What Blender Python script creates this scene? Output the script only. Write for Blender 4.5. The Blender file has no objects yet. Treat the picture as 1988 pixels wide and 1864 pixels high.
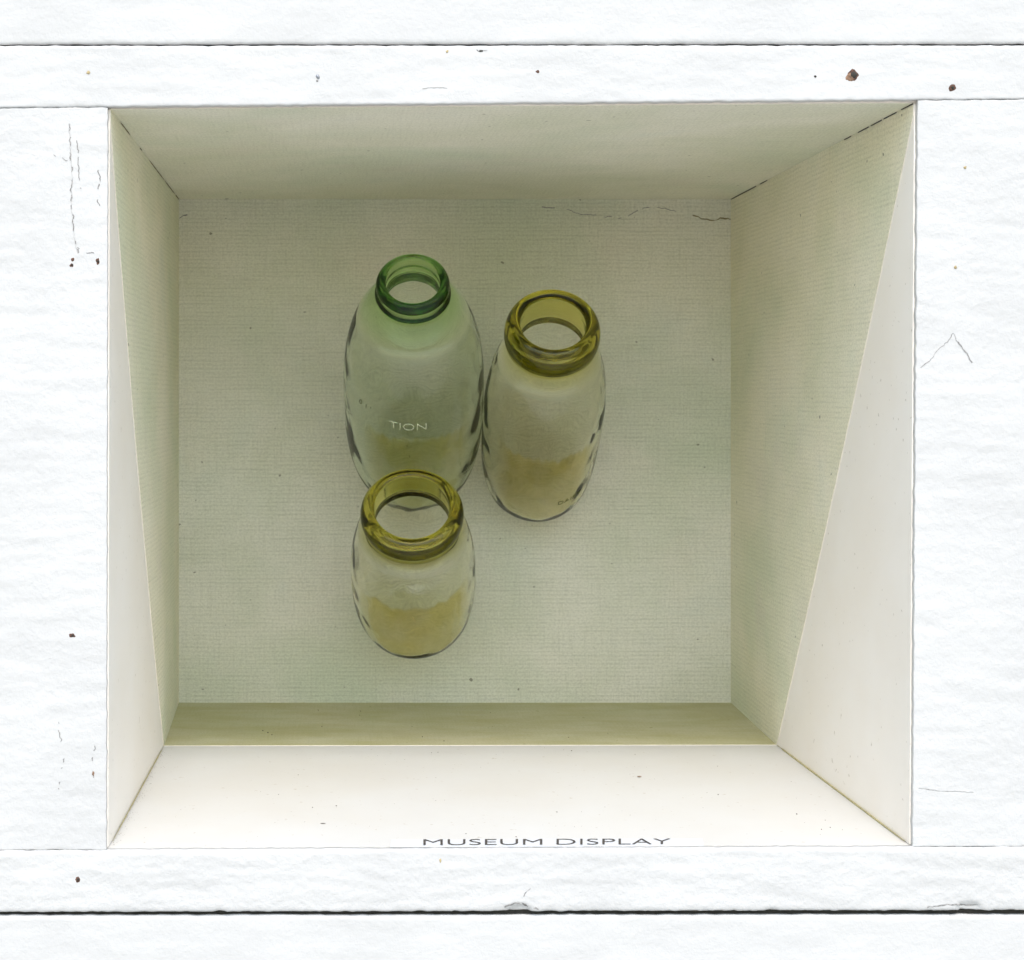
import bpy, bmesh, math, random
import numpy as np
from mathutils import Vector, Matrix, noise

random.seed(7)
S = bpy.context.scene
COL = S.collection

# ------------------------------------------------------------------ camera, world, sun, exposure
K = 0.00027            # metres per photo pixel on the front face of the case
D = 3400.0             # camera distance, same unit
PU, PV = 615.0, 772.0  # where the camera's axis meets the case front
Z0 = 1.45              # height of the camera above the ground
W_IMG, H_IMG = 1988.0, 1864.0
def P(u, v, d=0.0):
    """point at depth d behind the front face that is seen at photo position (u, v)"""
    f = (D + d) / D
    return Vector(((u - PU) * f * K, d * K, Z0 - (v - PV) * f * K))

cam_d = bpy.data.cameras.new('camera')
cam = bpy.data.objects.new('camera', cam_d); COL.objects.link(cam)
cam.location = (0, -D * K, Z0); cam.rotation_euler = (math.radians(90), 0, 0)
cam_d.sensor_fit = 'HORIZONTAL'; cam_d.sensor_width = 36
cam_d.lens = 36 * D / W_IMG
cam_d.shift_x = (W_IMG / 2 - PU) / W_IMG
cam_d.shift_y = -(H_IMG / 2 - PV) / W_IMG
cam_d.clip_start = 0.01; cam_d.clip_end = 500
S.camera = cam

SC = 0.70                       # back of the case, apparent size against the front
ZB = D * (1 / SC - 1)           # depth of the back panel
FRONT = dict(l=210.0, r=1776.0, t=203.0, b=1646.0)
BACK = dict(l=346.0, r=1420.0, t=386.0, b=1365.0)
fS = 0.707                      # where the shaded part of the floor begins, seen from the camera
T_S = fS / (1 / SC * (1 - fS) + fS)
top_edge = P(994, 200.5, 0)
floor_front, floor_back = P(994, FRONT['b'], 0), P(994, BACK['b'], ZB)
sh = floor_front.lerp(floor_back, T_S)
EL = math.atan2(top_edge.z - sh.z, sh.y - top_edge.y)
AZ = math.radians(0.35)         # sun a touch from the left of the camera

w = bpy.data.worlds.new('World'); S.world = w; w.use_nodes = True
nt = w.node_tree
sky = nt.nodes.new('ShaderNodeTexSky'); sky.sky_type = 'NISHITA'; sky.sun_disc = False
sky.sun_elevation = EL; sky.sun_rotation = math.radians(180) + AZ
sky.air_density = 1.6; sky.dust_density = 2.2; sky.ozone_density = 0.4
nt.links.new(sky.outputs[0], nt.nodes['Background'].inputs[0])
nt.nodes['Background'].inputs[1].default_value = 0.15

sun_d = bpy.data.lights.new('sun', 'SUN'); sun_d.energy = 0.6; sun_d.angle = math.radians(10)
sun_d.color = (1.0, 0.965, 0.91)
sun = bpy.data.objects.new('sun', sun_d); COL.objects.link(sun)
sdir = Vector((math.sin(AZ) * math.cos(EL), math.cos(AZ) * math.cos(EL), -math.sin(EL)))
sun.rotation_euler = sdir.to_track_quat('-Z', 'Y').to_euler()
sun.location = (0, -2, 4)

S.view_settings.view_transform = 'Standard'; S.view_settings.look = 'None'
S.view_settings.gamma = 1; S.view_settings.exposure = 1.14
S.render.engine = 'CYCLES'
S.cycles.max_bounces = 24; S.cycles.transmission_bounces = 20
S.cycles.glossy_bounces = 8; S.cycles.diffuse_bounces = 8; S.cycles.transparent_max_bounces = 24

# ------------------------------------------------------------------ helpers
def link(name, me, mats, parent=None):
    o = bpy.data.objects.new(name, me); COL.objects.link(o)
    for m in (mats if isinstance(mats, (list, tuple)) else [mats]): me.materials.append(m)
    if parent: o.parent = parent; o.matrix_parent_inverse = parent_inv(parent)
    return o
def parent_inv(p):
    return Matrix.Translation(p.location).inverted() if p.type == 'EMPTY' else Matrix.Identity(4)
def from_lists(name, verts, faces, mats, parent=None, smooth=False, uvs=None, mat_idx=None):
    me = bpy.data.meshes.new(name)
    me.from_pydata([tuple(v) for v in verts], [], faces)
    if uvs is not None:
        uv = me.uv_layers.new(name='UVMap')
        for lp in me.loops: uv.data[lp.index].uv = uvs[lp.vertex_index]
    if mat_idx: me.polygons.foreach_set('material_index', mat_idx)
    me.polygons.foreach_set('use_smooth', [smooth] * len(me.polygons))
    me.update()
    return link(name, me, mats, parent)
def empty(name, loc, label, cat, group=None):
    o = bpy.data.objects.new(name, None); COL.objects.link(o); o.location = loc
    o.empty_display_size = 0.02
    o['label'] = label; o['category'] = cat
    if group: o['group'] = group
    return o
def tag(o, label=None, cat=None, group=None, kind=None):
    if label: o['label'] = label
    if cat: o['category'] = cat
    if group: o['group'] = group
    if kind: o['kind'] = kind
    return o
def fbm(x, y, z=0.0, oct=3):
    return noise.fractal(Vector((x, y, z)), 0.9, 2.1, oct)

# ------------------------------------------------------------------ materials
class Mat:
    def __init__(s, name):
        s.m = bpy.data.materials.new(name); s.m.use_nodes = True
        s.t = s.m.node_tree; s.n = s.t.nodes; s.l = s.t.links
        s.b = s.n['Principled BSDF']; s.out = s.n['Material Output']
    def node(s, typ, **kw):
        n = s.n.new(typ)
        for k, v in kw.items():
            if k in n.inputs: n.inputs[k].default_value = v
            else: setattr(n, k, v)
        return n
    def coord(s, which, scale=(1, 1, 1), loc=(0, 0, 0)):
        tc = s.node('ShaderNodeTexCoord'); mp = s.node('ShaderNodeMapping')
        mp.inputs['Scale'].default_value = scale; mp.inputs['Location'].default_value = loc
        s.l.new(tc.outputs[which], mp.inputs['Vector']); return mp.outputs[0]
    def noise(s, vec, scale, detail=4, rough=0.55, dist=0.0):
        n = s.node('ShaderNodeTexNoise', Scale=scale, Detail=detail, Roughness=rough, Distortion=dist)
        s.l.new(vec, n.inputs['Vector']); return n.outputs['Fac']
    def ramp(s, fac, stops):
        r = s.node('ShaderNodeValToRGB'); e = r.color_ramp.elements
        while len(e) > 1: e.remove(e[0])
        e[0].position, e[0].color = stops[0][0], (*stops[0][1], 1)
        for p, c in stops[1:]:
            k = e.new(p); k.color = (*c, 1)
        s.l.new(fac, r.inputs[0]); return r.outputs[0]
    def mix(s, a, b, fac, blend='MIX'):
        m = s.node('ShaderNodeMix', data_type='RGBA', blend_type=blend)
        for val, i in ((fac, 0), (a, 6), (b, 7)):
            if hasattr(val, 'is_linked'): s.l.new(val, m.inputs[i])
            else: m.inputs[i].default_value = val if i == 0 else (*val, 1)
        return m.outputs[2]
    def math(s, op, a, b=None):
        m = s.node('ShaderNodeMath', operation=op)
        for i, val in ((0, a), (1, b)):
            if val is None: continue
            if hasattr(val, 'is_linked'): s.l.new(val, m.inputs[i])
            else: m.inputs[i].default_value = val
        return m.outputs[0]
    def bump(s, height, strength, dist, prev=None):
        b = s.node('ShaderNodeBump', Strength=strength, Distance=dist)
        s.l.new(height, b.inputs['Height'])
        if prev is not None: s.l.new(prev, b.inputs['Normal'])
        return b.outputs[0]
    def set(s, color=None, rough=None, normal=None, **kw):
        for k, v in (('Base Color', color), ('Roughness', rough), ('Normal', normal)):
            if v is None: continue
            if hasattr(v, 'is_linked'): s.l.new(v, s.b.inputs[k])
            else: s.b.inputs[k].default_value = (*v, 1) if k == 'Base Color' else v
        for k, v in kw.items(): s.b.inputs[k.replace('_', ' ')].default_value = v
        return s.m

def board_paint(name, scale, loc, stipple):
    """thick weathered white paint over sawn wood: brushed ridges, pits and faint dirt"""
    M = Mat(name)
    v = M.coord('Object', scale, loc)
    vi = M.coord('Object', (1, 1, 1), loc)
    ridge = M.noise(v, 95, 6, 0.6, 0.6)
    lump = M.noise(vi, 230, 4, 0.6)
    fine = M.noise(vi, 420, 3, 0.6)
    n = M.bump(ridge, 0.28, 0.0010)
    n = M.bump(lump, 0.30 + stipple, 0.0012, n)
    n = M.bump(fine, 0.35, 0.0005, n)
    tint = M.ramp(M.noise(vi, 14, 3), [(0.3, (0.54, 0.535, 0.528)), (0.7, (0.59, 0.585, 0.577))])
    dirt = M.ramp(M.noise(v, 46, 7, 0.72), [(0.66, (0, 0, 0)), (0.78, (1, 1, 1))])
    col = M.mix(tint, (0.60, 0.57, 0.53), M.math('MULTIPLY', dirt, 0.35))
    return M.set(col, 0.62, n, Specular_IOR_Level=0.3)

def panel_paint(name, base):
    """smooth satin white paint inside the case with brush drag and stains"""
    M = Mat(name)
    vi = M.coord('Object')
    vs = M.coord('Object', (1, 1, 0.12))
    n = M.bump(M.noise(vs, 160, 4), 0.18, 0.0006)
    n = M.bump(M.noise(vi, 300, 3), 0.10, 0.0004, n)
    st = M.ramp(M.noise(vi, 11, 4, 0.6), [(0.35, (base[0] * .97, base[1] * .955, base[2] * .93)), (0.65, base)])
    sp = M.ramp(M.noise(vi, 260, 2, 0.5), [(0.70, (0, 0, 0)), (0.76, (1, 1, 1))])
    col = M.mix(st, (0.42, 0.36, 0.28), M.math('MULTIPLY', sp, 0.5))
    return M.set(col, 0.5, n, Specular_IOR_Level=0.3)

def lining_paper(name='ribbed_lining_paper', dust=0.0, warm=0.0, rib_k=1.0, tone=1.0):
    """ribbed laid paper, mottled sage, straw and grey"""
    M = Mat(name)
    uv = M.coord('UV')
    ri = M.coord('UV', (9, 330, 1))
    wob = M.noise(M.coord('UV', (16, 3, 1)), 3, 3)
    wv = M.node('ShaderNodeTexWave', wave_type='BANDS', bands_direction='Y', Scale=1.0, Distortion=0.0)
    mp = M.node('ShaderNodeMapping'); mp.inputs['Scale'].default_value = (1, 104, 1)
    tc = M.node('ShaderNodeTexCoord')
    M.l.new(tc.outputs['UV'], mp.inputs['Vector'])
    add = M.node('ShaderNodeVectorMath', operation='ADD')
    cmb = M.node('ShaderNodeCombineXYZ')
    M.l.new(M.math('MULTIPLY', wob, 0.22), cmb.inputs[1])
    M.l.new(mp.outputs[0], add.inputs[0]); M.l.new(cmb.outputs[0], add.inputs[1])
    M.l.new(add.outputs[0], wv.inputs['Vector'])
    rib = wv.outputs['Fac']
    streak = M.noise(ri, 3.0, 5, 0.65)
    warp = M.noise(M.coord('UV', (420, 14, 1)), 2.0, 4, 0.6)
    grain = M.noise(uv, 620, 3, 0.75)
    big = M.noise(uv, 9.5, 4, 0.55, 0.4)
    big2 = M.noise(M.coord('UV', (1, 1, 1), (3.1, 1.7, 0)), 6.0, 4, 0.55, 0.6)
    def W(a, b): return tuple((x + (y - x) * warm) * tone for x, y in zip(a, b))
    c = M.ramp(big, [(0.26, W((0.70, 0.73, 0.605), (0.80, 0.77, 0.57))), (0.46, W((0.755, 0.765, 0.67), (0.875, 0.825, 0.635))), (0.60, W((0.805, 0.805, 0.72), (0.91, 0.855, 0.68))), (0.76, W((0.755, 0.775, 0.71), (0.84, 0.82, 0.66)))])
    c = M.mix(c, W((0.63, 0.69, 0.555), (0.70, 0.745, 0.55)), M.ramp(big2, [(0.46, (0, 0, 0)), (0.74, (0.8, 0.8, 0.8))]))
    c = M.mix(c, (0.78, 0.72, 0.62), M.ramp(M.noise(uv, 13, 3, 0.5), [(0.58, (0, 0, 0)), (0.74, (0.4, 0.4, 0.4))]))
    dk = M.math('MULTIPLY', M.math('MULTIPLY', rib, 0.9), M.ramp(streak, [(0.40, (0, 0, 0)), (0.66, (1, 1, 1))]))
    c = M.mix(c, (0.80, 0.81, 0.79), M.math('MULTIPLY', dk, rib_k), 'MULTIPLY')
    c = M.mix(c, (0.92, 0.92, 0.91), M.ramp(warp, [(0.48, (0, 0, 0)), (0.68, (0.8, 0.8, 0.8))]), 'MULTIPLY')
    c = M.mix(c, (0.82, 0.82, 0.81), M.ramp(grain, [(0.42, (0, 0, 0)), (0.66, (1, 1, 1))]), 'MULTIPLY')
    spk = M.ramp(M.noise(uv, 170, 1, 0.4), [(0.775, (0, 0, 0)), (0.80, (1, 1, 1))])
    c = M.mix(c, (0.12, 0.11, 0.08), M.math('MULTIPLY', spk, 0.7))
    if dust:  # olive laid over for the floor's shade and some yellowish dirt
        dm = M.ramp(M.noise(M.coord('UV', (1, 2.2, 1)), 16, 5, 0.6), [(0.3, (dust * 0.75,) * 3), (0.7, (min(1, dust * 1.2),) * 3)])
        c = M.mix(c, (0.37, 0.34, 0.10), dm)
    n = M.bump(rib, 0.25 * rib_k, 0.0004)
    n = M.bump(grain, 0.25, 0.0003, n)
    return M.set(c, 0.85, n, Specular_IOR_Level=0.15)

def plain(name, col, rough=0.7, var=0.25, scale=300, **kw):
    M = Mat(name)
    f = M.noise(M.coord('Object'), scale, 4)
    d = tuple(c * (1 - var) for c in col); e = tuple(min(1, c * (1 + var)) for c in col)
    return M.set(M.ramp(f, [(0.3, d), (0.7, e)]), rough, M.bump(f, 0.3, 0.0004), **kw)

def glass(name, absorb, density, dust=0.05, haze=(0.9, 0.92, 0.82), lipsurf=(1, 1, 1)):
    M = Mat(name)
    M.n.remove(M.b)
    g = M.node('ShaderNodeBsdfGlass', IOR=1.47, Roughness=0.0)
    vi = M.coord('Object')
    n = M.bump(M.noise(M.coord('Object', (1, 1, 0.6)), 26, 1, 0.3), 0.42, 0.0016)
    M.l.new(n, g.inputs['Normal'])
    va = M.node('ShaderNodeVolumeAbsorption', Density=density); va.inputs['Color'].default_value = (*absorb, 1)
    df = M.node('ShaderNodeBsdfTranslucent'); df.inputs[0].default_value = (*haze, 1)
    dd = M.node('ShaderNodeBsdfDiffuse'); dd.inputs[0].default_value = (*haze, 1)
    m1 = M.node('ShaderNodeMixShader'); m1.inputs[0].default_value = 0.5
    M.l.new(df.outputs[0], m1.inputs[1]); M.l.new(dd.outputs[0], m1.inputs[2])
    m2 = M.node('ShaderNodeMixShader')
    at = M.node('ShaderNodeAttribute'); at.attribute_name = 'dust'
    cl = M.ramp(M.noise(M.coord('Object'), 34, 4, 0.6, 0.4), [(0.3, (dust * 0.6,) * 3), (0.7, (dust * 1.4,) * 3)])
    M.l.new(M.math('MULTIPLY', cl, at.outputs['Fac']), m2.inputs[0])
    M.l.new(M.mix(lipsurf, (1, 1, 1), at.outputs['Fac']), g.inputs['Color'])
    rf = M.node('ShaderNodeBsdfRefraction', IOR=1.47, Roughness=0.0)
    M.l.new(n, rf.inputs['Normal']); M.l.new(g.inputs['Color'].links[0].from_socket, rf.inputs['Color'])
    m3 = M.node('ShaderNodeMixShader'); M.l.new(M.math('ADD', 0.12, M.math('MULTIPLY', at.outputs['Fac'], 0.30)), m3.inputs[0])
    M.l.new(g.outputs[0], m3.inputs[1]); M.l.new(rf.outputs[0], m3.inputs[2])
    M.l.new(m3.outputs[0], m2.inputs[1]); M.l.new(m1.outputs[0], m2.inputs[2])
    M.l.new(m2.outputs[0], M.out.inputs['Surface']); M.l.new(va.outputs[0], M.out.inputs['Volume'])
    return M.m

def film(name, col, tint, lo, hi, scale):
    """dried cloudy film on the inside of the glass: part of the light goes through"""
    M = Mat(name); M.n.remove(M.b)
    vi = M.coord('Object')
    f = M.ramp(M.noise(vi, scale, 5, 0.6), [(0.3, (lo,) * 3), (0.7, (hi,) * 3)])
    t = M.node('ShaderNodeBsdfTransparent'); t.inputs[0].default_value = (*tint, 1)
    t0 = M.node('ShaderNodeBsdfTransparent')
    d = M.node('ShaderNodeBsdfDiffuse'); d.inputs[0].default_value = (*col, 1)
    mx = M.node('ShaderNodeMixShader'); m0 = M.node('ShaderNodeMixShader')
    at = M.node('ShaderNodeAttribute'); at.attribute_name = 'cover'
    M.l.new(f, mx.inputs[0]); M.l.new(t.outputs[0], mx.inputs[1]); M.l.new(d.outputs[0], mx.inputs[2])
    M.l.new(at.outputs['Fac'], m0.inputs[0]); M.l.new(t0.outputs[0], m0.inputs[1]); M.l.new(mx.outputs[0], m0.inputs[2])
    M.l.new(m0.outputs[0], M.out.inputs['Surface'])
    return M.m

m_rail = board_paint('white_paint_on_rail', (0.22, 1, 1), (0, 0, 0), 0.0)
m_lower = board_paint('white_paint_on_lower_rail', (0.4, 1, 1), (1.3, 0, 0.4), 0.22)
m_stile = board_paint('white_paint_on_stile', (1, 1, 0.5), (2.3, 0, 0.7), 0.12)
m_wall = board_paint('white_paint_on_wall_board', (0.3, 1, 1), (4.1, 0, 0.2), 0.0)
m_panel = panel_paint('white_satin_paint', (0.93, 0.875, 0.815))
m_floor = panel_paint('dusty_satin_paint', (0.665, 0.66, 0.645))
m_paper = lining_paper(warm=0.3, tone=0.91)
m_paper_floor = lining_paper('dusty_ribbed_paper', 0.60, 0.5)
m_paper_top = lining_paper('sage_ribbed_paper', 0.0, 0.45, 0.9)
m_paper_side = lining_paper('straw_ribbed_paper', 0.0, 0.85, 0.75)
m_edge = plain('cut_paper_edge', (0.80, 0.74, 0.64), 0.8, 0.1)  # pale rim painting the bright halo along the shadow line
m_dark = plain('dark_gap', (0.035, 0.032, 0.026), 0.9)
m_crack = plain('grey_crack', (0.27, 0.26, 0.25), 0.9, 0.5, 900)
m_crack_pale = plain('pale_crack', (0.42, 0.41, 0.40), 0.9, 0.3, 900)
m_seam = plain('olive_joint_dirt', (0.20, 0.17, 0.08), 0.9, 0.4, 700)
m_tan = plain('tan_joint_dirt', (0.50, 0.44, 0.24), 0.9, 0.3, 700)
m_rust = plain('rusted_iron', (0.10, 0.045, 0.028), 0.75, 0.6, 700)
m_wood = plain('bare_weathered_wood', (0.22, 0.13, 0.08), 0.8, 0.5, 600)
m_steel = plain('dull_steel', (0.28, 0.29, 0.31), 0.45, 0.3, 900, Metallic=0.6)
m_amber = plain('amber_stain', (0.42, 0.33, 0.17), 0.7, 0.3)
m_slip = plain('label_paper', (0.665, 0.68, 0.705), 0.55, 0.02)
m_ink = plain('black_print', (0.07, 0.062, 0.058), 0.6, 0.1)
m_husk = plain('brown_husk', (0.20, 0.11, 0.05), 0.7, 0.4, 900)
m_grit = plain('dark_grit', (0.10, 0.08, 0.06), 0.9, 0.5, 900)
m_ground_c = plain('pale_gravel', (0.40, 0.385, 0.35), 0.95, 0.25, 60)
m_green = glass('green_bottle_glass', (0.40, 0.86, 0.12), 52, 0.004, (0.95, 0.99, 0.80), (0.90, 0.95, 0.78))
m_olive = glass('olive_bottle_glass', (0.90, 0.85, 0.02), 52, 0.004, (1.0, 0.96, 0.78), (0.95, 0.94, 0.72))
m_film = film('dried_residue', (0.66, 0.52, 0.20), (0.90, 0.82, 0.46), 0.05, 0.28, 40)  # brown tone painted for what refracts through the lower glass
def deep_tint(name, col):  # dark tint painted for the refraction in the lips
    M = Mat(name); M.n.remove(M.b)
    t = M.node('ShaderNodeBsdfTransparent')
    f = M.noise(M.coord('Object'), 60, 3)
    M.l.new(M.ramp(f, [(0.3, tuple(c * 0.7 for c in col)), (0.7, tuple(min(1, c * 1.4) for c in col))]), t.inputs[0])
    M.l.new(t.outputs[0], M.out.inputs['Surface']); return M.m
m_core_g = deep_tint('deep_green_tint', (0.14, 0.40, 0.11))
m_core_o = deep_tint('deep_olive_tint', (0.42, 0.42, 0.08))
m_raised = plain('raised_moulding', (0.10, 0.11, 0.03), 0.25, 0.2)
m_raised_g = plain('raised_moulding_pale', (0.52, 0.54, 0.37), 0.2, 0.05)
m_peg = plain('painted_peg', (0.74, 0.73, 0.60), 0.6, 0.1)

# ------------------------------------------------------------------ wall round the case
SURF = {}
def plank(name, tl, tr, br, bl, d0, thick, mat, parent, step=7.0, bev=5.0, rough=1.0, jit=1.6, seed=0.0, chips=()):
    """one sawn board: gridded front with rounded, uneven edges and a relief, closed all round"""
    tl, tr, br, bl = map(Vector, (tl, tr, br, bl))
    wid = ((tr - tl).length + (br - bl).length) / 2; hei = ((bl - tl).length + (br - tr).length) / 2
    nx = max(4, int(wid / step)); ny = max(4, int(hei / step))
    def params(n, L):
        e = [0, bev * 0.35 / L, bev * 1.0 / L, bev * 2.2 / L]
        inner = [e[-1] + (1 - 2 * e[-1]) * i / n for i in range(1, n)]
        return e + inner + [1 - q for q in reversed(e)]
    A, B = params(nx, wid), params(ny, hei)
    V, F, idx = [], [], {}
    def relief(x, y):
        rel = (fbm(x / 120, y / 30, seed + 3) * 1.3 + fbm(x / 16, y / 10, seed + 5, 2) * 0.5) * rough
        for (cu, cv, cr, cd) in chips:
            r = math.hypot((x - cu) / (1.8 * cr), (y - cv) / cr) + 0.25 * fbm(x / 9, y / 9, seed + 9)
            if r < 1: rel += cd * min(1, (1 - r) * 3)
        return rel
    for j, b in enumerate(B):
        for i, a in enumerate(A):
            p = tl.lerp(tr, a).lerp(bl.lerp(br, a), b)
            ex = min(a, 1 - a) * wid; ey = min(b, 1 - b) * hei
            e = min(ex, ey)
            dd = 0.0
            if e < bev * 1.3:
                q = 1 - e / (bev * 1.3); dd = bev * 0.9 * (1 - math.sqrt(max(0, 1 - q * q)))
            g = math.exp(-(e / 9.0) ** 2)
            jx = fbm(p.x / 23, p.y / 23, seed + 1) * jit * g * 0.9 + fbm(p.x / 9, p.y / 9, seed + 4, 2) * jit * g * 0.4
            jy = fbm(p.x / 23, p.y / 23, seed + 2) * jit * g * 0.9 + fbm(p.x / 9, p.y / 9, seed + 6, 2) * jit * g * 0.4
            rel = relief(p.x, p.y)
            V.append(P(p.x + jx, p.y + jy, 0) + Vector((0, (d0 + dd + rel) * K, 0)))
            idx[i, j] = len(V) - 1
    nA, nB = len(A), len(B)
    for j in range(nB - 1):
        for i in range(nA - 1):
            F.append((idx[i, j], idx[i, j + 1], idx[i + 1, j + 1], idx[i + 1, j]))
    ring = [(i, 0) for i in range(nA)] + [(nA - 1, j) for j in range(1, nB)] + \
           [(i, nB - 1) for i in range(nA - 2, -1, -1)] + [(0, j) for j in range(nB - 2, 0, -1)]
    st = len(V)
    for r in ring:
        q = V[idx[r]]; V.append(Vector((q.x, (d0 + thick) * K, q.z)))
    n = len(ring)
    for i in range(n):
        a, b = idx[ring[i]], idx[ring[(i + 1) % n]]
        F.append((a, b, st + (i + 1) % n, st + i))
    F.append(tuple(st + i for i in range(n)))
    o = from_lists(name, V, F, mat, parent, smooth=True)
    SURF[o.name] = lambda u, v: d0 + relief(u, v)
    return o

gv = [Vector((x, y, 0)) for x, y in ((-60, -60), (60, -60), (60, 60), (-60, 60))]
tag(from_lists('ground', gv, [(0, 1, 2, 3)], m_ground_c), kind='structure')  # unseen pale ground, added to bounce light into the case

wall = empty('board_wall', (0.37 * 0.5, 0.02, Z0 - 0.62), 'white painted board wall that the open display case is built into', 'wall')
TH = 14.0
plank('wall_board', (-500, -260), (2600, -260), (2600, 84), (-500, 85.5), 2, TH, m_wall, wall, 12, 5, 1, 1.4, 31.0)
plank('wall_board', (-500, 1779), (2600, 1777), (2600, 2240), (-500, 2240), 3, TH, m_wall, wall, 12, 5, 1, 1.4, 37.0)
for v0, v1 in ((70, 104), (1752, 1800)):
    a, b, c, d = (P(u, v, 0) + Vector((0, 17 * K, 0)) for u, v in ((-500, v0), (2600, v0), (2600, v1), (-500, v1)))
    t_ = Vector((0, 12 * K, 0))
    from_lists('batten', [a, b, c, d, a + t_, b + t_, c + t_, d + t_], [(0, 3, 2, 1), (4, 5, 6, 7), (0, 1, 5, 4), (1, 2, 6, 5), (2, 3, 7, 6), (3, 0, 4, 7)], m_dark, wall)

# ------------------------------------------------------------------ the display case
case = empty('display_case', P(994, 1646, ZB * 0.5), 'open white painted wooden display case lined with mottled green ribbed paper', 'display case')
top = plank('top_rail', (-500, 89), (2600, 88), (2600, 187), (-500, 213.5), -1, TH + 1, m_rail, case, 6, 3, 1.0, 1.3, 3.0)
lst = plank('stile', (-500, 213.8), (209, 208.2), (206, 1650.4), (-500, 1653.1), 1, TH - 1, m_stile, case, 6, 1.6, 1.0, 1.6, 11.0)
rst = plank('stile', (1782, 194.5), (2600, 187.4), (2600, 1641.3), (1772.5, 1644.4), 1, TH - 1, m_stile, case, 6, 1.6, 1.0, 1.6, 17.0)
bot = plank('bottom_rail', (-500, 1653.4), (2600, 1641.6), (2600, 1766), (-500, 1772), -2, TH + 2, m_lower, case, 6, 5, 1.3, 1.5, 23.0,
            chips=((1010, 1770, 16, 9), (1880, 1762, 14, 7), (430, 1774, 8, 5), (1500, 1772, 9, 5)))

CORN = dict(lt=(211.2, 208.4), rt=(1779.6, 196.6), lb=(208.2, 1650.2), rb=(1770.6, 1644.2))
def corner(which, t):
    u0, v0 = CORN[which[0] + which[1]]
    u1, v1 = BACK[which[0]], BACK[which[1]]
    p = P(u0, v0, 0).lerp(P(u1, v1, ZB), t)
    if which[1] == 'b':        # the side boards bow in a little along the floor
        q = t / T_S if t < T_S else (1 - t) / (1 - T_S)
        p.x += (11.5 if which[0] == 'l' else -14.5) * K * (D + T_S * ZB) / D * max(0.0, q)
    return p
LT, RT, LB, RB = ('l', 't'), ('r', 't'), ('l', 'b'), ('r', 'b')
T0 = (TH + 0.3) / ZB     # panels begin behind the boards

def slab(name, pts, outward, thick, mat, parent, nu=1, nv=1, fn=None):
    """quad slab with its inner face through pts (a, b, c, d in order)"""
    a, b, c, d = pts
    o = outward.normalized() * thick * K
    V, F = [], []
    for j in range(nv + 1):
        for i in range(nu + 1):
            V.append(fn(i / nu, j / nv) if fn else a.lerp(b, i / nu).lerp(d.lerp(c, i / nu), j / nv))
    for j in range(nv):
        for i in range(nu):
            k = j * (nu + 1) + i
            F.append((k, k + 1, k + nu + 2, k + nu + 1))
    s = len(V)
    for q in (a, b, c, d): V.append(q + o)
    cs = [0, nu, (nu + 1) * (nv + 1) - 1, (nu + 1) * nv]
    F += [(s + 3, s + 2, s + 1, s)]
    for i in range(4):
        j = (i + 1) % 4
        F.append((cs[j], cs[i], s + i, s + j))
    me_o = from_lists(name, V, F, mat, parent)
    bm = bmesh.new(); bm.from_mesh(me_o.data); bmesh.ops.recalc_face_normals(bm, faces=bm.faces); bm.to_mesh(me_o.data); bm.free()
    return me_o

T1 = 1.0
ex = Vector((45 * K, 0, 0))
slab('ceiling_panel', [corner(LT, T0) - ex, corner(RT, T0) + ex, corner(RT, T1) + ex, corner(LT, T1) - ex], Vector((0, 0, 1)), 40, m_panel, case, 30, 30)
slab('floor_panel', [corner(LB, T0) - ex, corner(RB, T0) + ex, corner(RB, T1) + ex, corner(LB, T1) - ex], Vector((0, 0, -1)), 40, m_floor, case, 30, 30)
dz = Vector((0, 0, 0.6 * K))
slab('side_panel', [corner(LB, T0) + dz, corner(LT, T0) - dz, corner(LT, T1) - dz, corner(LB, T1) + dz], Vector((-1, 0, 0)), 40, m_panel, case, 30, 60,
     lambda h, t: corner(LB, T0 + (1 - T0) * t).lerp(corner(LT, T0 + (1 - T0) * t), 0.001 + 0.998 * h))
slab('side_panel', [corner(RB, T0) + dz, corner(RT, T0) - dz, corner(RT, T1) - dz, corner(RB, T1) + dz], Vector((1, 0, 0)), 40, m_panel, case, 30, 60,
     lambda h, t: corner(RB, T0 + (1 - T0) * t).lerp(corner(RT, T0 + (1 - T0) * t), 0.001 + 0.998 * h))
yb = Vector((0, 0.8 * K, 0)); e = 30 * K
bl_, br_, tr_, tl_ = corner(LB, 1), corner(RB, 1), corner(RT, 1), corner(LT, 1)
slab('back_panel', [bl_ + yb + Vector((-e, 0, -e)), br_ + yb + Vector((e, 0, -e)), tr_ + yb + Vector((e, 0, e)), tl_ + yb + Vector((-e, 0, e))], Vector((0, 1, 0)), 40, m_panel, case)

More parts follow.
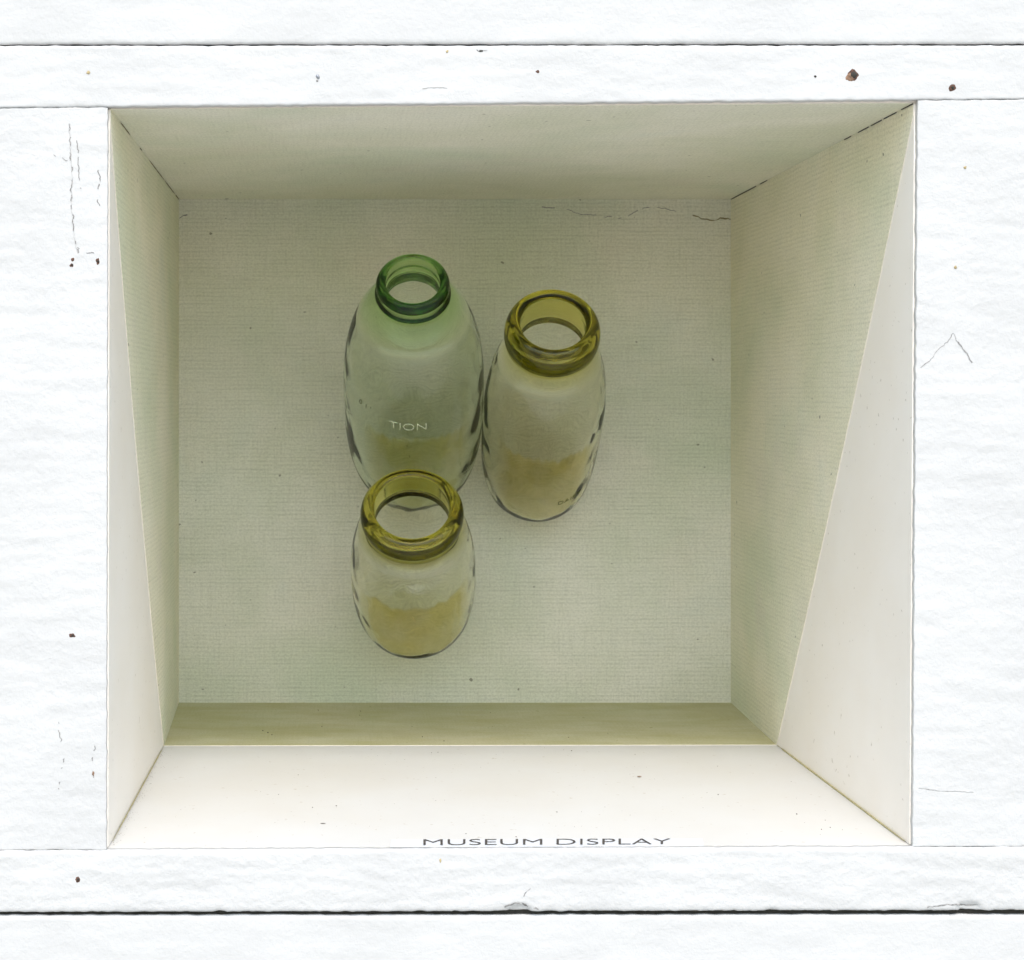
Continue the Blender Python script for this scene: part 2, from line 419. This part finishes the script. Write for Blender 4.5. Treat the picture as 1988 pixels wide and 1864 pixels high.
# --- shade inside the case painted as five ribbed sheets cut on the shadow line, a little proud of the panels
X, Y, Z = Vector((1, 0, 0)), Vector((0, 1, 0)), Vector((0, 0, 1))
def sheet(name, grid, normal, udir, vdir, thick, off, mat, label=None):
    """grid: rows of points over the panel's surface; the sheet stands proud by thick with cut edges"""
    n = normal.normalized()
    R, C = len(grid), len(grid[0])
    V = [p + n * thick * K for row in grid for p in row]; F = []; mi = []
    for r in range(R - 1):
        for c in range(C - 1):
            k = r * C + c; F.append((k, k + 1, k + C + 1, k + C)); mi.append(0)
    ring = [c for c in range(C)] + [r * C + C - 1 for r in range(1, R)] + [(R - 1) * C + c for c in range(C - 2, -1, -1)] + [r * C for r in range(R - 2, 0, -1)]
    st = len(V)
    for q in ring: V.append(V[q] - n * (thick * 0.97) * K)
    m = len(ring)
    for a in range(m):
        b = (a + 1) % m; F.append((ring[b], ring[a], st + a, st + b)); mi.append(1)
    uv = [(p.dot(udir) + off[0], p.dot(vdir) + off[1]) for p in V]
    o = from_lists(name, V, F, [mat, m_edge], case, uvs=uv, mat_idx=mi)
    me = o.data
    if me.polygons[0].normal.dot(n) < 0: me.flip_normals()
    if label: o['label'] = label
    return o
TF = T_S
def wall_q(A, B_, t, h): return corner(A, t).lerp(corner(B_, t), h)
NG = 30
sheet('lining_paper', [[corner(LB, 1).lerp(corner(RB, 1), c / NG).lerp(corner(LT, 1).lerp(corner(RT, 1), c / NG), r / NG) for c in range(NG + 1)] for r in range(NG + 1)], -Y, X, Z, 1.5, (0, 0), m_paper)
def tt(r, a): return a + (1 - a) * r / NG
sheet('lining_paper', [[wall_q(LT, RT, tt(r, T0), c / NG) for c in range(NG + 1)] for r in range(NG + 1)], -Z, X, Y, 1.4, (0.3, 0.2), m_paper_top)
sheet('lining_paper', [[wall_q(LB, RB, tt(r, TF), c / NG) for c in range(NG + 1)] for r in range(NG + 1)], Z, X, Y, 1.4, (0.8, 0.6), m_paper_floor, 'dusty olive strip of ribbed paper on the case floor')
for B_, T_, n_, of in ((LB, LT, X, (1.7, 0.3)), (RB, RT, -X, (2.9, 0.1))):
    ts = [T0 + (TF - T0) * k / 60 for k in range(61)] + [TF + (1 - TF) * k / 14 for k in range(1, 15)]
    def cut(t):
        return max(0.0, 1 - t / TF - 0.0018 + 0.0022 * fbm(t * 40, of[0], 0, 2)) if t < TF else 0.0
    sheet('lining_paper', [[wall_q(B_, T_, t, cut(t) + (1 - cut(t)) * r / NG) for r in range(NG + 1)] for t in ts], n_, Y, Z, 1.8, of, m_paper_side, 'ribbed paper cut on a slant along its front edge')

# ------------------------------------------------------------------ bottles
def lathe_frame(base, axis):
    a = axis.normalized()
    x = Vector((1, 0, 0)); x = (x - a * x.dot(a)).normalized()
    y = a.cross(x)
    return Matrix((( x.x, y.x, a.x, base.x), (x.y, y.y, a.y, base.y), (x.z, y.z, a.z, base.z), (0, 0, 0, 1)))
def smooth_profile(pts, n=6):
    """Catmull-Rom through (r, z) points"""
    out = []
    q = [pts[0]] + list(pts) + [pts[-1]]
    for i in range(1, len(q) - 2):
        p0, p1, p2, p3 = (np.array(q[i + k]) for k in (-1, 0, 1, 2))
        for s in range(n):
            t = s / n
            out.append(0.5 * ((2 * p1) + (-p0 + p2) * t + (2 * p0 - 5 * p1 + 4 * p2 - p3) * t * t + (-p0 + 3 * p1 - 3 * p2 + p3) * t ** 3))
    out.append(np.array(pts[-1]))
    return [(max(0.0, float(r)), float(z)) for r, z in out]
def revolve(name, prof, M, mat, parent, seg=96, wob=0.0, seed=0.0, inner_from=None):
    V, F, rows = [], [], []
    for pi_, (r, z) in enumerate(prof):
        ins = inner_from is not None and pi_ >= inner_from
        if r < 1e-7:
            V.append(M @ Vector((0, 0, z))); rows.append([len(V) - 1])
        else:
            row = []
            for s in range(seg):
                a = 2 * math.pi * s / seg
                k = 1 + wob * fbm(math.cos(a) * 1.3, math.sin(a) * 1.3, z * 22 + seed, 2)
                if ins: k += 0.010 * fbm(math.cos(a) * 2.6 + 7, math.sin(a) * 2.6, z * 38 + seed, 2) - 0.004
                V.append(M @ Vector((r * k * math.cos(a), r * k * math.sin(a), z))); row.append(len(V) - 1)
            rows.append(row)
    for A, B in zip(rows[:-1], rows[1:]):
        if len(A) == 1 and len(B) == 1: continue
        for s in range(seg):
            t = (s + 1) % seg
            if len(A) == 1: F.append((A[0], B[t], B[s]))
            elif len(B) == 1: F.append((A[s], A[t], B[0]))
            else: F.append((A[s], A[t], B[t], B[s]))
    return from_lists(name, V, F, mat, parent, smooth=True)

def emboss(name, text, prof, M, size, z_at, ang, mat, parent, arc=1.0, flip=False, thick=0.0006):
    """raised moulded letters wrapped round the bottle at height z_at, centred on angle ang"""
    cu = bpy.data.curves.new('tmp', 'FONT'); cu.body = text; cu.size = size; cu.align_x = 'CENTER'; cu.resolution_u = 3
    cu.offset = -size * 0.02
    to = bpy.data.objects.new('tmp', cu); COL.objects.link(to)
    dg = bpy.context.evaluated_depsgraph_get(); dg.update()
    me = bpy.data.meshes.new_from_object(to.evaluated_get(dg))
    bpy.data.objects.remove(to); bpy.data.curves.remove(cu)
    bm = bmesh.new(); bm.from_mesh(me)
    bmesh.ops.subdivide_edges(bm, edges=[e for e in bm.edges if e.calc_length() > size * 0.2], cuts=2)
    ex = bmesh.ops.extrude_face_region(bm, geom=bm.faces[:])
    for g in ex['geom']:
        if isinstance(g, bmesh.types.BMVert): g.co.z += thick
    zs = [p[1] for p in prof]; rs = [p[0] for p in prof]
    for v in bm.verts:
        z = z_at + v.co.y * arc
        r = np.interp(z, zs, rs) + v.co.z - 0.00015
        a = ang + (v.co.x * (-1 if flip else 1)) / np.interp(z_at, zs, rs)
        v.co = M @ Vector((r * math.cos(a), r * math.sin(a), z))
    bmesh.ops.recalc_face_normals(bm, faces=bm.faces)
    bm.to_mesh(me); bm.free(); me.materials.clear(); me.name = name
    return link(name, me, mat, parent)

def make_bottle(name, label, cat, mouth, base, stand, prof_px, lip_px, wall, mat, film_px, seed, rise=0.75):
    """mouth, base: photo positions of the two ends; stand: how far the base centre stands off the panel;
    prof_px: outer (radius, fraction of the height); lip_px: outer lip beads"""
    db = ZB - stand
    B = P(*base, db)
    plen = math.hypot(mouth[0] - base[0], mouth[1] - base[1]) * (D + db) / D
    Mo = P(*mouth, db - plen / rise)
    ax = Mo - B; L = ax.length
    M = lathe_frame(B, ax)
    def px(r, f):
        d = db + (Mo.y / K - db) * f
        return (r * (D + d) / D * K, f * L)
    outer = smooth_profile([px(r, f) for r, f in prof_px], 6)
    lip = smooth_profile([px(r, f) for r, f in lip_px['out']], 5)
    wl = wall * K
    wl = wall * K
    zj = lip[0][1]                                   # the lip ring sits on the neck here
    bore = px(lip_px['bore'], 1)[0]
    zsrc = [p[1] for p in outer]; rsrc = [p[0] for p in outer]
    zb_in = lip_px['floor'] * L
    op = [(0.0, outer[0][1])] + outer
    off = []
    for q in range(len(op)):
        a, b = op[max(q - 1, 0)], op[min(q + 1, len(op) - 1)]
        tr_, tz_ = b[0] - a[0], b[1] - a[1]; m_ = math.hypot(tr_, tz_) or 1
        th = wl * (1 + 1.8 * math.exp(-max(0.0, op[q][1]) / (0.045 * L)))
        off.append([max(0.0, op[q][0] - tz_ / m_ * th), op[q][1] + tr_ / m_ * th])
    off[0][0] = 0.0; off[0][1] = op[0][1] + wl * 2.2
    for p in off:
        k = min(1, max(0, (p[1] / L - lip_px['neck'] + 0.06) / 0.06))
        p[0] = p[0] * (1 - k) + bore * k if p[1] > 0.5 * L else p[0]
    inner = [tuple(p) for p in off if p[1] < zj][::-1]
    tip = [(bore + (lip[-1][0] - bore) * 0.72, L * 1.001), (bore + (lip[-1][0] - bore) * 0.35, L * 0.999), (bore * 1.012, L * 0.992), (bore, L * 0.98),
           (bore, zj + (L - zj) * 0.6), (bore, zj + (L - zj) * 0.25)]
    # shallow moulded rings down the bore
    rings = []
    for q in range(25):
        z = L * 0.972 + (zj - 0.01 * L - L * 0.972) * q / 24
        rings.append((bore * (1 + 0.014 * math.sin(q * 1.9) + 0.02 * (q / 24)), z))
    tip = tip[:3]
    prof = [(0, outer[0][1] + 0.006 * L)] + outer + lip[1:] + tip + rings + [p for p in inner if p[1] < rings[-1][1] - 0.01 * L]
    root = empty(name, B, label, cat, 'old milk bottles fixed to the back of the case')
    o = revolve('glass_body', prof, M, mat, root, 112, 0.006, seed, inner_from=1 + len(outer) + len(lip) - 1 + len(tip) + len(rings))
    Mi = M.inverted(); me = o.data
    ca = me.attributes.new('dust', 'FLOAT', 'POINT')
    ca.data.foreach_set('value', [min(1.0, max(0.0, (zj + 0.01 * L - (Mi @ v.co).z) / (0.04 * L))) for v in me.vertices])
    bm = bmesh.new(); bm.from_mesh(me); bmesh.ops.remove_doubles(bm, verts=bm.verts, dist=1e-7)
    bmesh.ops.recalc_face_normals(bm, faces=bm.faces); bm.to_mesh(me); bm.free()
    # added dark crescent inside the thick lip, imitating its refraction
    for (cr, cf, ca_, cb_, half, lean) in lip_px['core']:
        r0, z0 = px(cr, cf); ra = px(ca_, cf)[0]
        CV, CF = [], []
        nS, nR = 72, 10
        for a_ in range(nS + 1):
            d = -half + 2 * half * a_ / nS
            ang = math.radians(-90 + lean + d)
            wd = max(0.06, math.cos(math.pi / 2 * d / half)) ** 0.8
            for t in range(nR):
                th = 2 * math.pi * t / nR
                r, z = r0 + ra * wd * math.cos(th), z0 + cb_ * L * wd * math.sin(th)
                CV.append(M @ Vector((r * math.cos(ang), r * math.sin(ang), z)))
        for a_ in range(nS):
            for t in range(nR):
                k, k2 = a_ * nR + t, a_ * nR + (t + 1) % nR
                CF.append((k, k2, k2 + nR, k + nR))
        CF += [tuple(range(nR))[::-1], tuple(nS * nR + t for t in range(nR))]
        from_lists('deep_tint_streak', CV, CF, lip_px['tint'], root, smooth=True)
    # refraction painted as a brown layer in the lower front, with a wavy upper edge
    V, F, C = [], [], []
    nA, nH = 72, 26
    a0, a1, h0, h1, slope = film_px
    zi = [p[1] for p in inner][::-1]; ri = [p[0] for p in inner][::-1]
    for i in range(nA + 1):
        a = math.radians(a0 + (a1 - a0) * i / nA)
        e = min(i, nA - i) / nA
        top_h = h1 + slope * (i / nA - 0.5) + 0.05 * fbm(a * 1.6, seed, 0) + 0.016 * fbm(a * 9, seed, 2)
        for j in range(nH + 1):
            q = j / nH
            z = (h0 + (top_h - h0) * q) * L
            r = np.interp(z, zi, ri) - 0.0004
            V.append(M @ Vector((r * math.cos(a), r * math.sin(a), z)))
            k = min(1, e / 0.16) * min(1, q / 0.15) * min(1, (1 - q) / 0.05)
            C.append(k * (0.72 + 0.28 * max(0, min(1, (q - 0.55) / 0.4)) + 0.25 * fbm(a * 2.2, q * 2, seed + 3)))
    for i in range(nA):
        for j in range(nH):
            k = i * (nH + 1) + j
            F.append((k, k + nH + 1, k + nH + 2, k + 1))
    fo = from_lists('dried_residue', V, F, m_film, root, smooth=True)
    fo.data.attributes.new('cover', 'FLOAT', 'POINT').data.foreach_set('value', [max(0, min(1, c)) for c in C])
    # peg that holds it off the back panel
    if stand > 100:
        rp = 2.6 * K
        ln = P(base[0], base[1], ZB).y - B.y
        Mp = lathe_frame(B, Vector((0, 1, 0)))
        revolve('mounting_peg', [(0, 0.0015), (rp, 0.0015), (rp, ln), (rp * 1.8, ln), (0, ln)], Mp, m_peg, root, 20)
    return root, M, L, outer + lip, inner

# green quart bottle
G, GM, GL, GO, GI = make_bottle('milk_bottle', 'tallest milk bottle, pale green glass with a narrow dark green double ringed mouth', 'bottle',
    (801.5, 543.5), (804, 920), 58,
    [(46, 0.0), (74, 0.010), (97, 0.040), (114, 0.10), (125, 0.185), (132, 0.30), (135, 0.43), (136, 0.53), (134, 0.64), (127.5, 0.735), (113, 0.82), (92, 0.885), (72, 0.918)],
    dict(out=[(72, 0.918), (71, 0.925), (73.5, 0.932), (74, 0.945), (71.5, 0.952), (70, 0.958), (71, 0.966), (72, 0.978), (69.5, 0.991), (64, 0.999)], core=((69.5, 0.944, 3.0, 0.007, 165, 0), (62.5, 0.976, 3.8, 0.011, 122, 0)), tint=m_core_g, floor=0.045, neck=0.90, bore=53), 4.0, m_green, (-138, -38, 0.05, 0.52, 0.0), 1.0)
# olive pint bottle
R_, RM, RL, RO, RI = make_bottle('milk_bottle', 'clear milk bottle with thick rounded olive lip, right of the taller green bottle', 'bottle',
    (1074.5, 624), (1037, 953), 52,
    [(40, 0.0), (64, 0.010), (84, 0.042), (98, 0.10), (107, 0.19), (112.5, 0.31), (116, 0.46), (117, 0.57), (114, 0.67), (107, 0.76), (95, 0.825), (82, 0.862)],
    dict(out=[(82, 0.862), (80, 0.872), (84, 0.880), (90, 0.900), (93, 0.932), (91, 0.966), (84, 0.990), (76, 0.9995)], core=((82, 0.928, 5.4, 0.030, 126, -6),), tint=m_core_o, floor=0.05, neck=0.865, bore=64), 4.0, m_olive, (-145, -32, 0.04, 0.52, -0.03), 5.0)
# small bottle in front
F_, FM, FL, FO, FI = make_bottle('milk_bottle', 'short squat milk bottle with wide olive lip, overlapping the foot of the green bottle', 'bottle',
    (799.5, 983), (804, 1211), 160,
    [(44, 0.0), (72, 0.015), (93, 0.06), (107, 0.14), (115.5, 0.24), (120, 0.36), (121, 0.50), (119.5, 0.62), (115, 0.72), (107, 0.80), (94, 0.845)],
    dict(out=[(94, 0.845), (91.5, 0.86), (94, 0.875), (98.5, 0.905), (100.5, 0.94), (98, 0.972), (92, 0.993), (86, 0.9995)], core=((92, 0.928, 4.0, 0.034, 124, 14),), tint=m_core_o, floor=0.06, neck=0.86, bore=73), 4.0, m_olive, (-152, -25, 0.05, 0.60, 0.08), 9.0)

# ------------------------------------------------------------------ paper slip with its words
def floor_pt(u, v):
    """point of the case floor seen at (u, v)"""
    n = (corner(RB, 0.3) - corner(LB, 0.3)).cross(corner(LB, 0.9) - corner(LB, 0.1)).normalized()
    o = Vector((0, -D * K, Z0)); r = P(u, v, 0) - o
    t = (corner(LB, 0.3) - o).dot(n) / r.dot(n)
    return o + r * t
slip = empty('paper_label', floor_pt(1060, 1638), 'narrow white paper slip printed MUSEUM DISPLAY at the front of the case floor', 'label')
q = [floor_pt(758, 1645.4), floor_pt(1366, 1643.0), floor_pt(1364, 1629.4), floor_pt(760, 1631.4)]
fn = Vector((0, 0, 1))
V = [p + fn * 0.0005 for p in q] + [p + fn * 0.0001 for p in q]
from_lists('paper_slip', V, [(0, 1, 2, 3), (0, 4, 5, 1), (1, 5, 6, 2), (2, 6, 7, 3), (3, 7, 4, 0)], m_slip, slip)
cu = bpy.data.curves.new('words', 'FONT'); cu.body = 'MUSEUM DISPLAY'; cu.size = 1.0; cu.align_x = 'LEFT'; cu.offset = -0.012
to = bpy.data.objects.new('words', cu); COL.objects.link(to)
dg = bpy.context.evaluated_depsgraph_get(); dg.update()
me = bpy.data.meshes.new_from_object(to.evaluated_get(dg)); bpy.data.objects.remove(to); bpy.data.curves.remove(cu)
xs = [v.co.x for v in me.vertices]; ys = [v.co.y for v in me.vertices]
x0, x1, y0, y1 = min(xs), max(xs), min(ys), max(ys)
c00, c10, c11, c01 = floor_pt(822, 1643.4), floor_pt(1302, 1641.6), floor_pt(1302, 1630.6), floor_pt(822, 1632.2)
for v in me.vertices:
    a, b = (v.co.x - x0) / (x1 - x0), (v.co.y - y0) / (y1 - y0)
    v.co = c00.lerp(c10, a).lerp(c01.lerp(c11, a), b) + fn * 0.0008
me.materials.clear(); me.name = 'lettering'
link('lettering', me, m_ink, slip)

# ------------------------------------------------------------------ moulded letters on the glass
emboss('raised_lettering', 'TION', GO, GM, 40 * K, 0.565 * GL, math.radians(-96), m_raised_g, G, thick=0.0004)
emboss('raised_lettering', '0 1 \'', GO, GM, 24 * K, 0.60 * GL, math.radians(-135), m_raised, G, thick=0.0005)
emboss('raised_lettering', 'DAIRY', RO, RM, 26 * K, 0.205 * RL, math.radians(-60), m_raised, R_, thick=0.0005)

# ------------------------------------------------------------------ nails, rust, cracks and dirt on the boards
def blob(name, u, v, r, mat, parent, seed, proud=0.8, dome=1.2, elong=(1, 1), n=14):
    """small irregular raised flake or crater lip lying on a board"""
    srf = SURF[parent.name]
    V, F = [], []
    rings = (1.0, 0.72, 0.4)
    for k, q in enumerate(rings):
        for i in range(n):
            a = 2 * math.pi * i / n
            rr = r * q * (1 + 0.42 * fbm(math.cos(a) * 1.4 + seed, math.sin(a) * 1.4, seed * 1.7, 2))
            uu, vv = u + rr * math.cos(a) * elong[0], v + rr * math.sin(a) * elong[1]
            V.append(P(uu, vv, srf(uu, vv) + (0.6 if k == 0 else -proud - dome * (1 - q))))
    V.append(P(u, v, srf(u, v) - proud - dome))
    for k in range(2):
        for i in range(n):
            j = (i + 1) % n
            F.append((k * n + i, (k + 1) * n + i, (k + 1) * n + j, k * n + j))
    for i in range(n): F.append((2 * n + i, 3 * n, 2 * n + (i + 1) % n))
    return from_lists(name, V, F, mat, parent, smooth=True)
def nail_spot(u, v, r, parent, seed, head=True, elong=(1, 1)):
    blob('rust_chip', u, v, r, m_rust, parent, seed, 0.3, 0.3, elong)
    if head: blob('nail_head', u + r * 0.1, v - r * 0.05, r * 0.48, m_steel if head == 'steel' else m_dark, parent, seed + 3, 0.9, 1.4)
nail_spot(1657, 146, 14.5, top, 2.0, True)
blob('bare_wood_chip', 1652, 150, 11, m_wood, top, 8.0, 0.5, 0.2)
nail_spot(1849, 171, 8, top, 3.3)
blob('nail_hole', 1044, 139, 3.6, m_rust, top, 4.1)
blob('nail_hole', 1583, 148.5, 2.6, m_dark, top, 5.1)
blob('nail_head', 617, 149, 4.4, m_steel, top, 6.1, 1.5, 2.0)
blob('paint_chip', 616, 157, 2.2, m_crack, top, 6.7)  # grey blob painted as the soft shadow under the nail
blob('nail_hole', 934, 99, 3.6, m_dark, top, 7.1, elong=(1.4, 0.6))
blob('resin_spot', 172, 141, 4.2, m_amber, top, 8.1)
blob('resin_spot', 868, 100, 3.0, m_amber, top, 8.6)
nail_spot(141, 504, 4.4, lst, 9.1, False); nail_spot(139, 515, 5.0, lst, 9.6, True)
nail_spot(190, 508, 6.0, lst, 10.3, True, (0.8, 1.2))
nail_spot(140, 1234, 6.0, lst, 11.4, True, (1.3, 0.8))
blob('rust_chip', 181, 1502, 3.6, m_wood, lst, 12.4, elong=(0.7, 1.5))
nail_spot(151, 1708, 6.0, bot, 13.5, True, (0.9, 1.2))
blob('resin_spot', 1874, 325, 3.2, m_amber, rst, 14.1); blob('resin_spot', 1855, 519, 3.4, m_amber, rst, 14.6)
blob('resin_spot', 855, 1671, 3.0, m_amber, bot, 15.6, elong=(0.7, 1.6))

def crack(pts, wid, parent, mat, surf, jit=1.5, step=3.0, seed=0.0, name='crack', gaps=0.0):
    """fine crack or scratch: a narrow raised-edge ribbon along a jittered line"""
    V, F, k = [], [], 0
    L = []
    for a, b in zip(pts[:-1], pts[1:]):
        a, b = Vector(a), Vector(b); n = max(1, int((b - a).length / step))
        L += [a.lerp(b, i / n) for i in range(n)]
    L.append(Vector(pts[-1]))
    prev = None
    for i, p in enumerate(L):
        t = (L[min(i + 1, len(L) - 1)] - L[max(i - 1, 0)]); t = t.normalized() if t.length else Vector((1, 0))
        nrm = Vector((-t.y, t.x))
        p = p + nrm * jit * fbm(p.x / 9, p.y / 9, seed, 3) * 2
        wv = fbm(p.x / 14 + 5, p.y / 14, seed + 2, 2)
        h = wid * 0.5 * max(0.15, 1 + 0.9 * wv)
        if wv < gaps - 1: prev = None; continue
        for s_ in (-1, 0, 1):
            q = p + nrm * h * s_
            V.append(surf(q.x, q.y, 0.55 if s_ else 0.75))
        c = len(V) - 3
        if prev is not None:
            F += [(prev, prev + 1, c + 1, c), (prev + 1, prev + 2, c + 2, c + 1)]
        prev = c
    return from_lists(name, V, F, mat, parent)
def on(o):
    f = SURF[o.name]; return lambda u, v, h: P(u, v, f(u, v) - h)
crack([(134, 240), (137, 290), (140, 340), (138, 400), (143, 455), (150, 492)], 1.8, lst, m_crack, on(lst), 1.8, 2.0, 1.0, gaps=0.88)
crack([(134, 240), (137, 290), (140, 340), (138, 400), (143, 455), (150, 492)], 0.8, lst, m_crack_pale, on(lst), 1.0, 2.5, 1.5)
crack([(147, 262), (152, 300), (153, 345), (158, 372)], 1.4, lst, m_crack, on(lst), 1.6, 2.5, 2.0, gaps=0.9)
crack([(104, 300), (118, 306), (134, 312)], 1.2, lst, m_crack, on(lst), 1.4, 2.5, 3.0, gaps=0.9)
crack([(191, 330), (194, 352), (188, 380), (193, 402)], 1.5, lst, m_crack, on(lst), 2.0, 2.5, 4.0, gaps=1.0)
crack([(150, 480), (165, 490), (185, 492)], 1.3, lst, m_crack, on(lst), 1.6, 2.5, 5.0, gaps=0.95)
crack([(112, 1400), (116, 1430), (124, 1470), (112, 1540)], 1.3, lst, m_crack, on(lst), 2.0, 2.5, 6.0, gaps=1.02)
crack([(185, 1448), (178, 1480), (182, 1510)], 1.5, lst, m_crack, on(lst), 2.0, 2.5, 7.0, gaps=1.02)
crack([(1787, 714), (1806, 700), (1822, 678), (1838, 664), (1850, 648), (1860, 664)], 1.0, rst, m_crack, on(rst), 1.2, 2.5, 8.0)
crack([(1860, 664), (1872, 680), (1888, 704)], 2.6, rst, m_crack, on(rst), 1.0, 2.5, 9.0)
crack([(1784, 1530), (1830, 1536), (1890, 1538)], 0.9, rst, m_crack, on(rst), 1.0, 3, 10.0)
crack([(820, 172), (840, 170), (868, 171)], 1.2, top, m_crack, on(top), 0.8, 2.5, 11.0)
crack([(925, 97), (934, 100), (946, 97)], 1.4, top, m_crack, on(top), 0.8, 2.5, 12.0)
crack([(980, 1762), (1000, 1752), (1020, 1757), (1045, 1766)], 2.2, bot, m_crack, on(bot), 1.2, 2.5, 13.0)
crack([(1800, 1762), (1850, 1756), (1898, 1757)], 2.0, bot, m_crack, on(bot), 1.0, 2.5, 14.0)
crack([(1016, 1740), (1024, 1730), (1030, 1725)], 1.2, bot, m_crack, on(bot), 0.8, 2.5, 15.0)

back_sheet = bpy.data.objects['lining_paper']
onback = lambda u, v, h: P(u, v, ZB - 2.2 - h)
crack([(1040, 402), (1058, 403), (1080, 404)], 1.6, back_sheet, m_crack, onback, 1.0, 3, 20.0, gaps=0.95)
crack([(1100, 407), (1125, 415), (1170, 419), (1200, 425), (1216, 421), (1228, 414), (1250, 404), (1270, 401), (1300, 407), (1345, 418)], 1.1, back_sheet, m_crack, onback, 1.3, 3, 21.0, gaps=0.9)
crack([(1345, 418), (1362, 424), (1384, 428), (1398, 424), (1419, 425)], 2.2, back_sheet, m_seam, onback, 1.0, 3, 22.0)
crack([(348, 424), (356, 419), (364, 418)], 1.6, back_sheet, m_crack, onback, 1.0, 3, 23.0)

# --- open joints along the corners of the case
def f2t(f): return f / (1 / SC * (1 - f) + f)
def joint(which, f0, f1, wid, mat, inward, name='open_joint'):
    a, b = corner(which, f2t(f0)), corner(which, f2t(f1))
    i = inward.normalized()
    V, F = [], []
    n = max(2, int((b - a).length / (9 * K)))
    ax = (b - a).normalized(); side = ax.cross(i).normalized()
    for k in range(n + 1):
        p = a.lerp(b, k / n)
        h = wid * K * 0.5 * (1 + 0.5 * fbm(p.y * 90, f0 * 9, 1.0, 2)) * min(1, 0.35 + 3 * min(k, n - k) / n)
        V += [p + i * 4.2 * K + side * h + i * (-h), p + i * 5.0 * K, p + i * 4.2 * K - side * h - i * h]
        if k: c = 3 * k; F += [(c - 3, c - 2, c + 1, c), (c - 2, c - 1, c + 2, c + 1)]
    return from_lists(name, V, F, mat, case)
for f0, f1, wd in ((0.012, 0.075, 9), (0.10, 0.17, 6), (0.18, 0.24, 6), (0.25, 0.31, 5), (0.345, 0.385, 5), (0.80, 0.84, 4.5), (0.86, 0.995, 10)):
    joint(RT, f0, f1, wd, m_dark, Vector((-1, 0, -1)))
for f0, f1, wd in ((0.15, 0.29, 2.2), (0.43, 0.46, 2), (0.56, 0.78, 1.8), (0.79, 0.93, 2.0), (0.95, 0.995, 4)):
    joint(LT, f0, f1, wd, m_seam, Vector((1, 0, -1)))
joint(RB, 0.03, 0.70, 5, m_tan, Vector((-1, 0, 1)), 'dirty_joint')
joint(LB, 0.05, 0.70, 2.5, m_tan, Vector((1, 0, 1)), 'dirty_joint')

# --- bits lying on the floor of the case
def bit_mesh(name, r, seed, flat=0.35, long=1.6):
    bm = bmesh.new(); bmesh.ops.create_icosphere(bm, subdivisions=1, radius=1)
    for v in bm.verts:
        k = 1 + 0.35 * fbm(v.co.x + seed, v.co.y, v.co.z, 2)
        v.co = Vector((v.co.x * r * long * k, v.co.y * r * k, v.co.z * r * flat * k))
    me = bpy.data.meshes.new(name); bm.to_mesh(me); bm.free(); return me
def bit(name, label, u, v, r, mat, long, rot, cat='debris'):
    me = bit_mesh(name, r * K, u * 0.13, 0.35, long)
    o = link(name, me, mat); p = floor_pt(u, v)
    o.location = p + Vector((0, 0, 0.0003 + r * K * 0.25)); o.rotation_euler = (0, 0, rot)
    return tag(o, label, cat)
bit('seed_husk', 'curled brown husk lying on the white case floor, right of the middle', 1241, 1509, 3.2, m_husk, 1.8, 0.1)
bit('twig_bit', 'short dark sliver of twig on the left half of the white case floor', 627, 1600, 1.9, m_grit, 3.6, 0.0)
rng = random.Random(5)
V, F = [], []
def crumb(u, v, r):
    p = floor_pt(u, v) + Vector((0, 0, 0.0004)); r *= K; k = len(V)
    f = [rng.uniform(0.6, 1.5) for _ in range(6)]
    V.extend([p + Vector((r * f[0], 0, r * .3)), p + Vector((0, r * f[1] * 1.8, r * .3)), p + Vector((-r * f[2], 0, r * .3)), p + Vector((0, -r * f[3] * 1.8, r * .3)),
              p + Vector((0, 0, r * .9)), p - Vector((0, 0, r * .4))])
    for i in range(4):
        F.append((k + i, k + (i + 1) % 4, k + 4)); F.append((k + (i + 1) % 4, k + i, k + 5))
for u, v, r in ((653, 1566, 1.6), (607, 1569, 1.5), (579, 1506, 1.4), (541, 1544, 1.2), (1081, 1578, 1.6), (1394, 1544, 1.5), (1547, 1582, 1.6), (1602, 1594, 1.3), (1595, 1612, 1.6), (1612, 1608, 1.4),
                (1393, 1489, 1.2), (838, 1463, 1.6), (850, 1462, 1.3), (1110, 1459, 1.9), (1233, 1466, 1.3), (520, 1424, 2.4), (510, 1420, 2.0), (528, 1428, 2.0), (820, 1432, 2.4), (862, 1440, 1.8),
                (800, 1412, 1.6), (330, 1410, 1.6), (700, 1382, 2.0), (698, 1390, 1.6), (625, 1412, 1.6), (1180, 1425, 1.4), (1104, 1433, 1.6), (952, 1385, 1.5), (618, 1380, 1.6), (1002, 1626, 1.2), (905, 1620, 1.2)):
    crumb(u, v, r)
for _ in range(150):
    v = 1375 + 262 * rng.random() ** 1.5; f = (v - 1365) / 281
    crumb(rng.uniform(350 - 140 * f + 12, 1415 + 350 * f - 14), v, rng.uniform(0.35, 0.9))
for _ in range(140):
    f = rng.random(); v = 1455 + 188 * f; u = 314 - 104 * f
    crumb(u + 4 + abs(rng.gauss(0, 9)), v, rng.uniform(0.3, 0.75))
tag(from_lists('floor_crumbs', V, F, m_grit), 'dark grit and crumbs scattered over the white case floor', 'debris', kind='stuff')
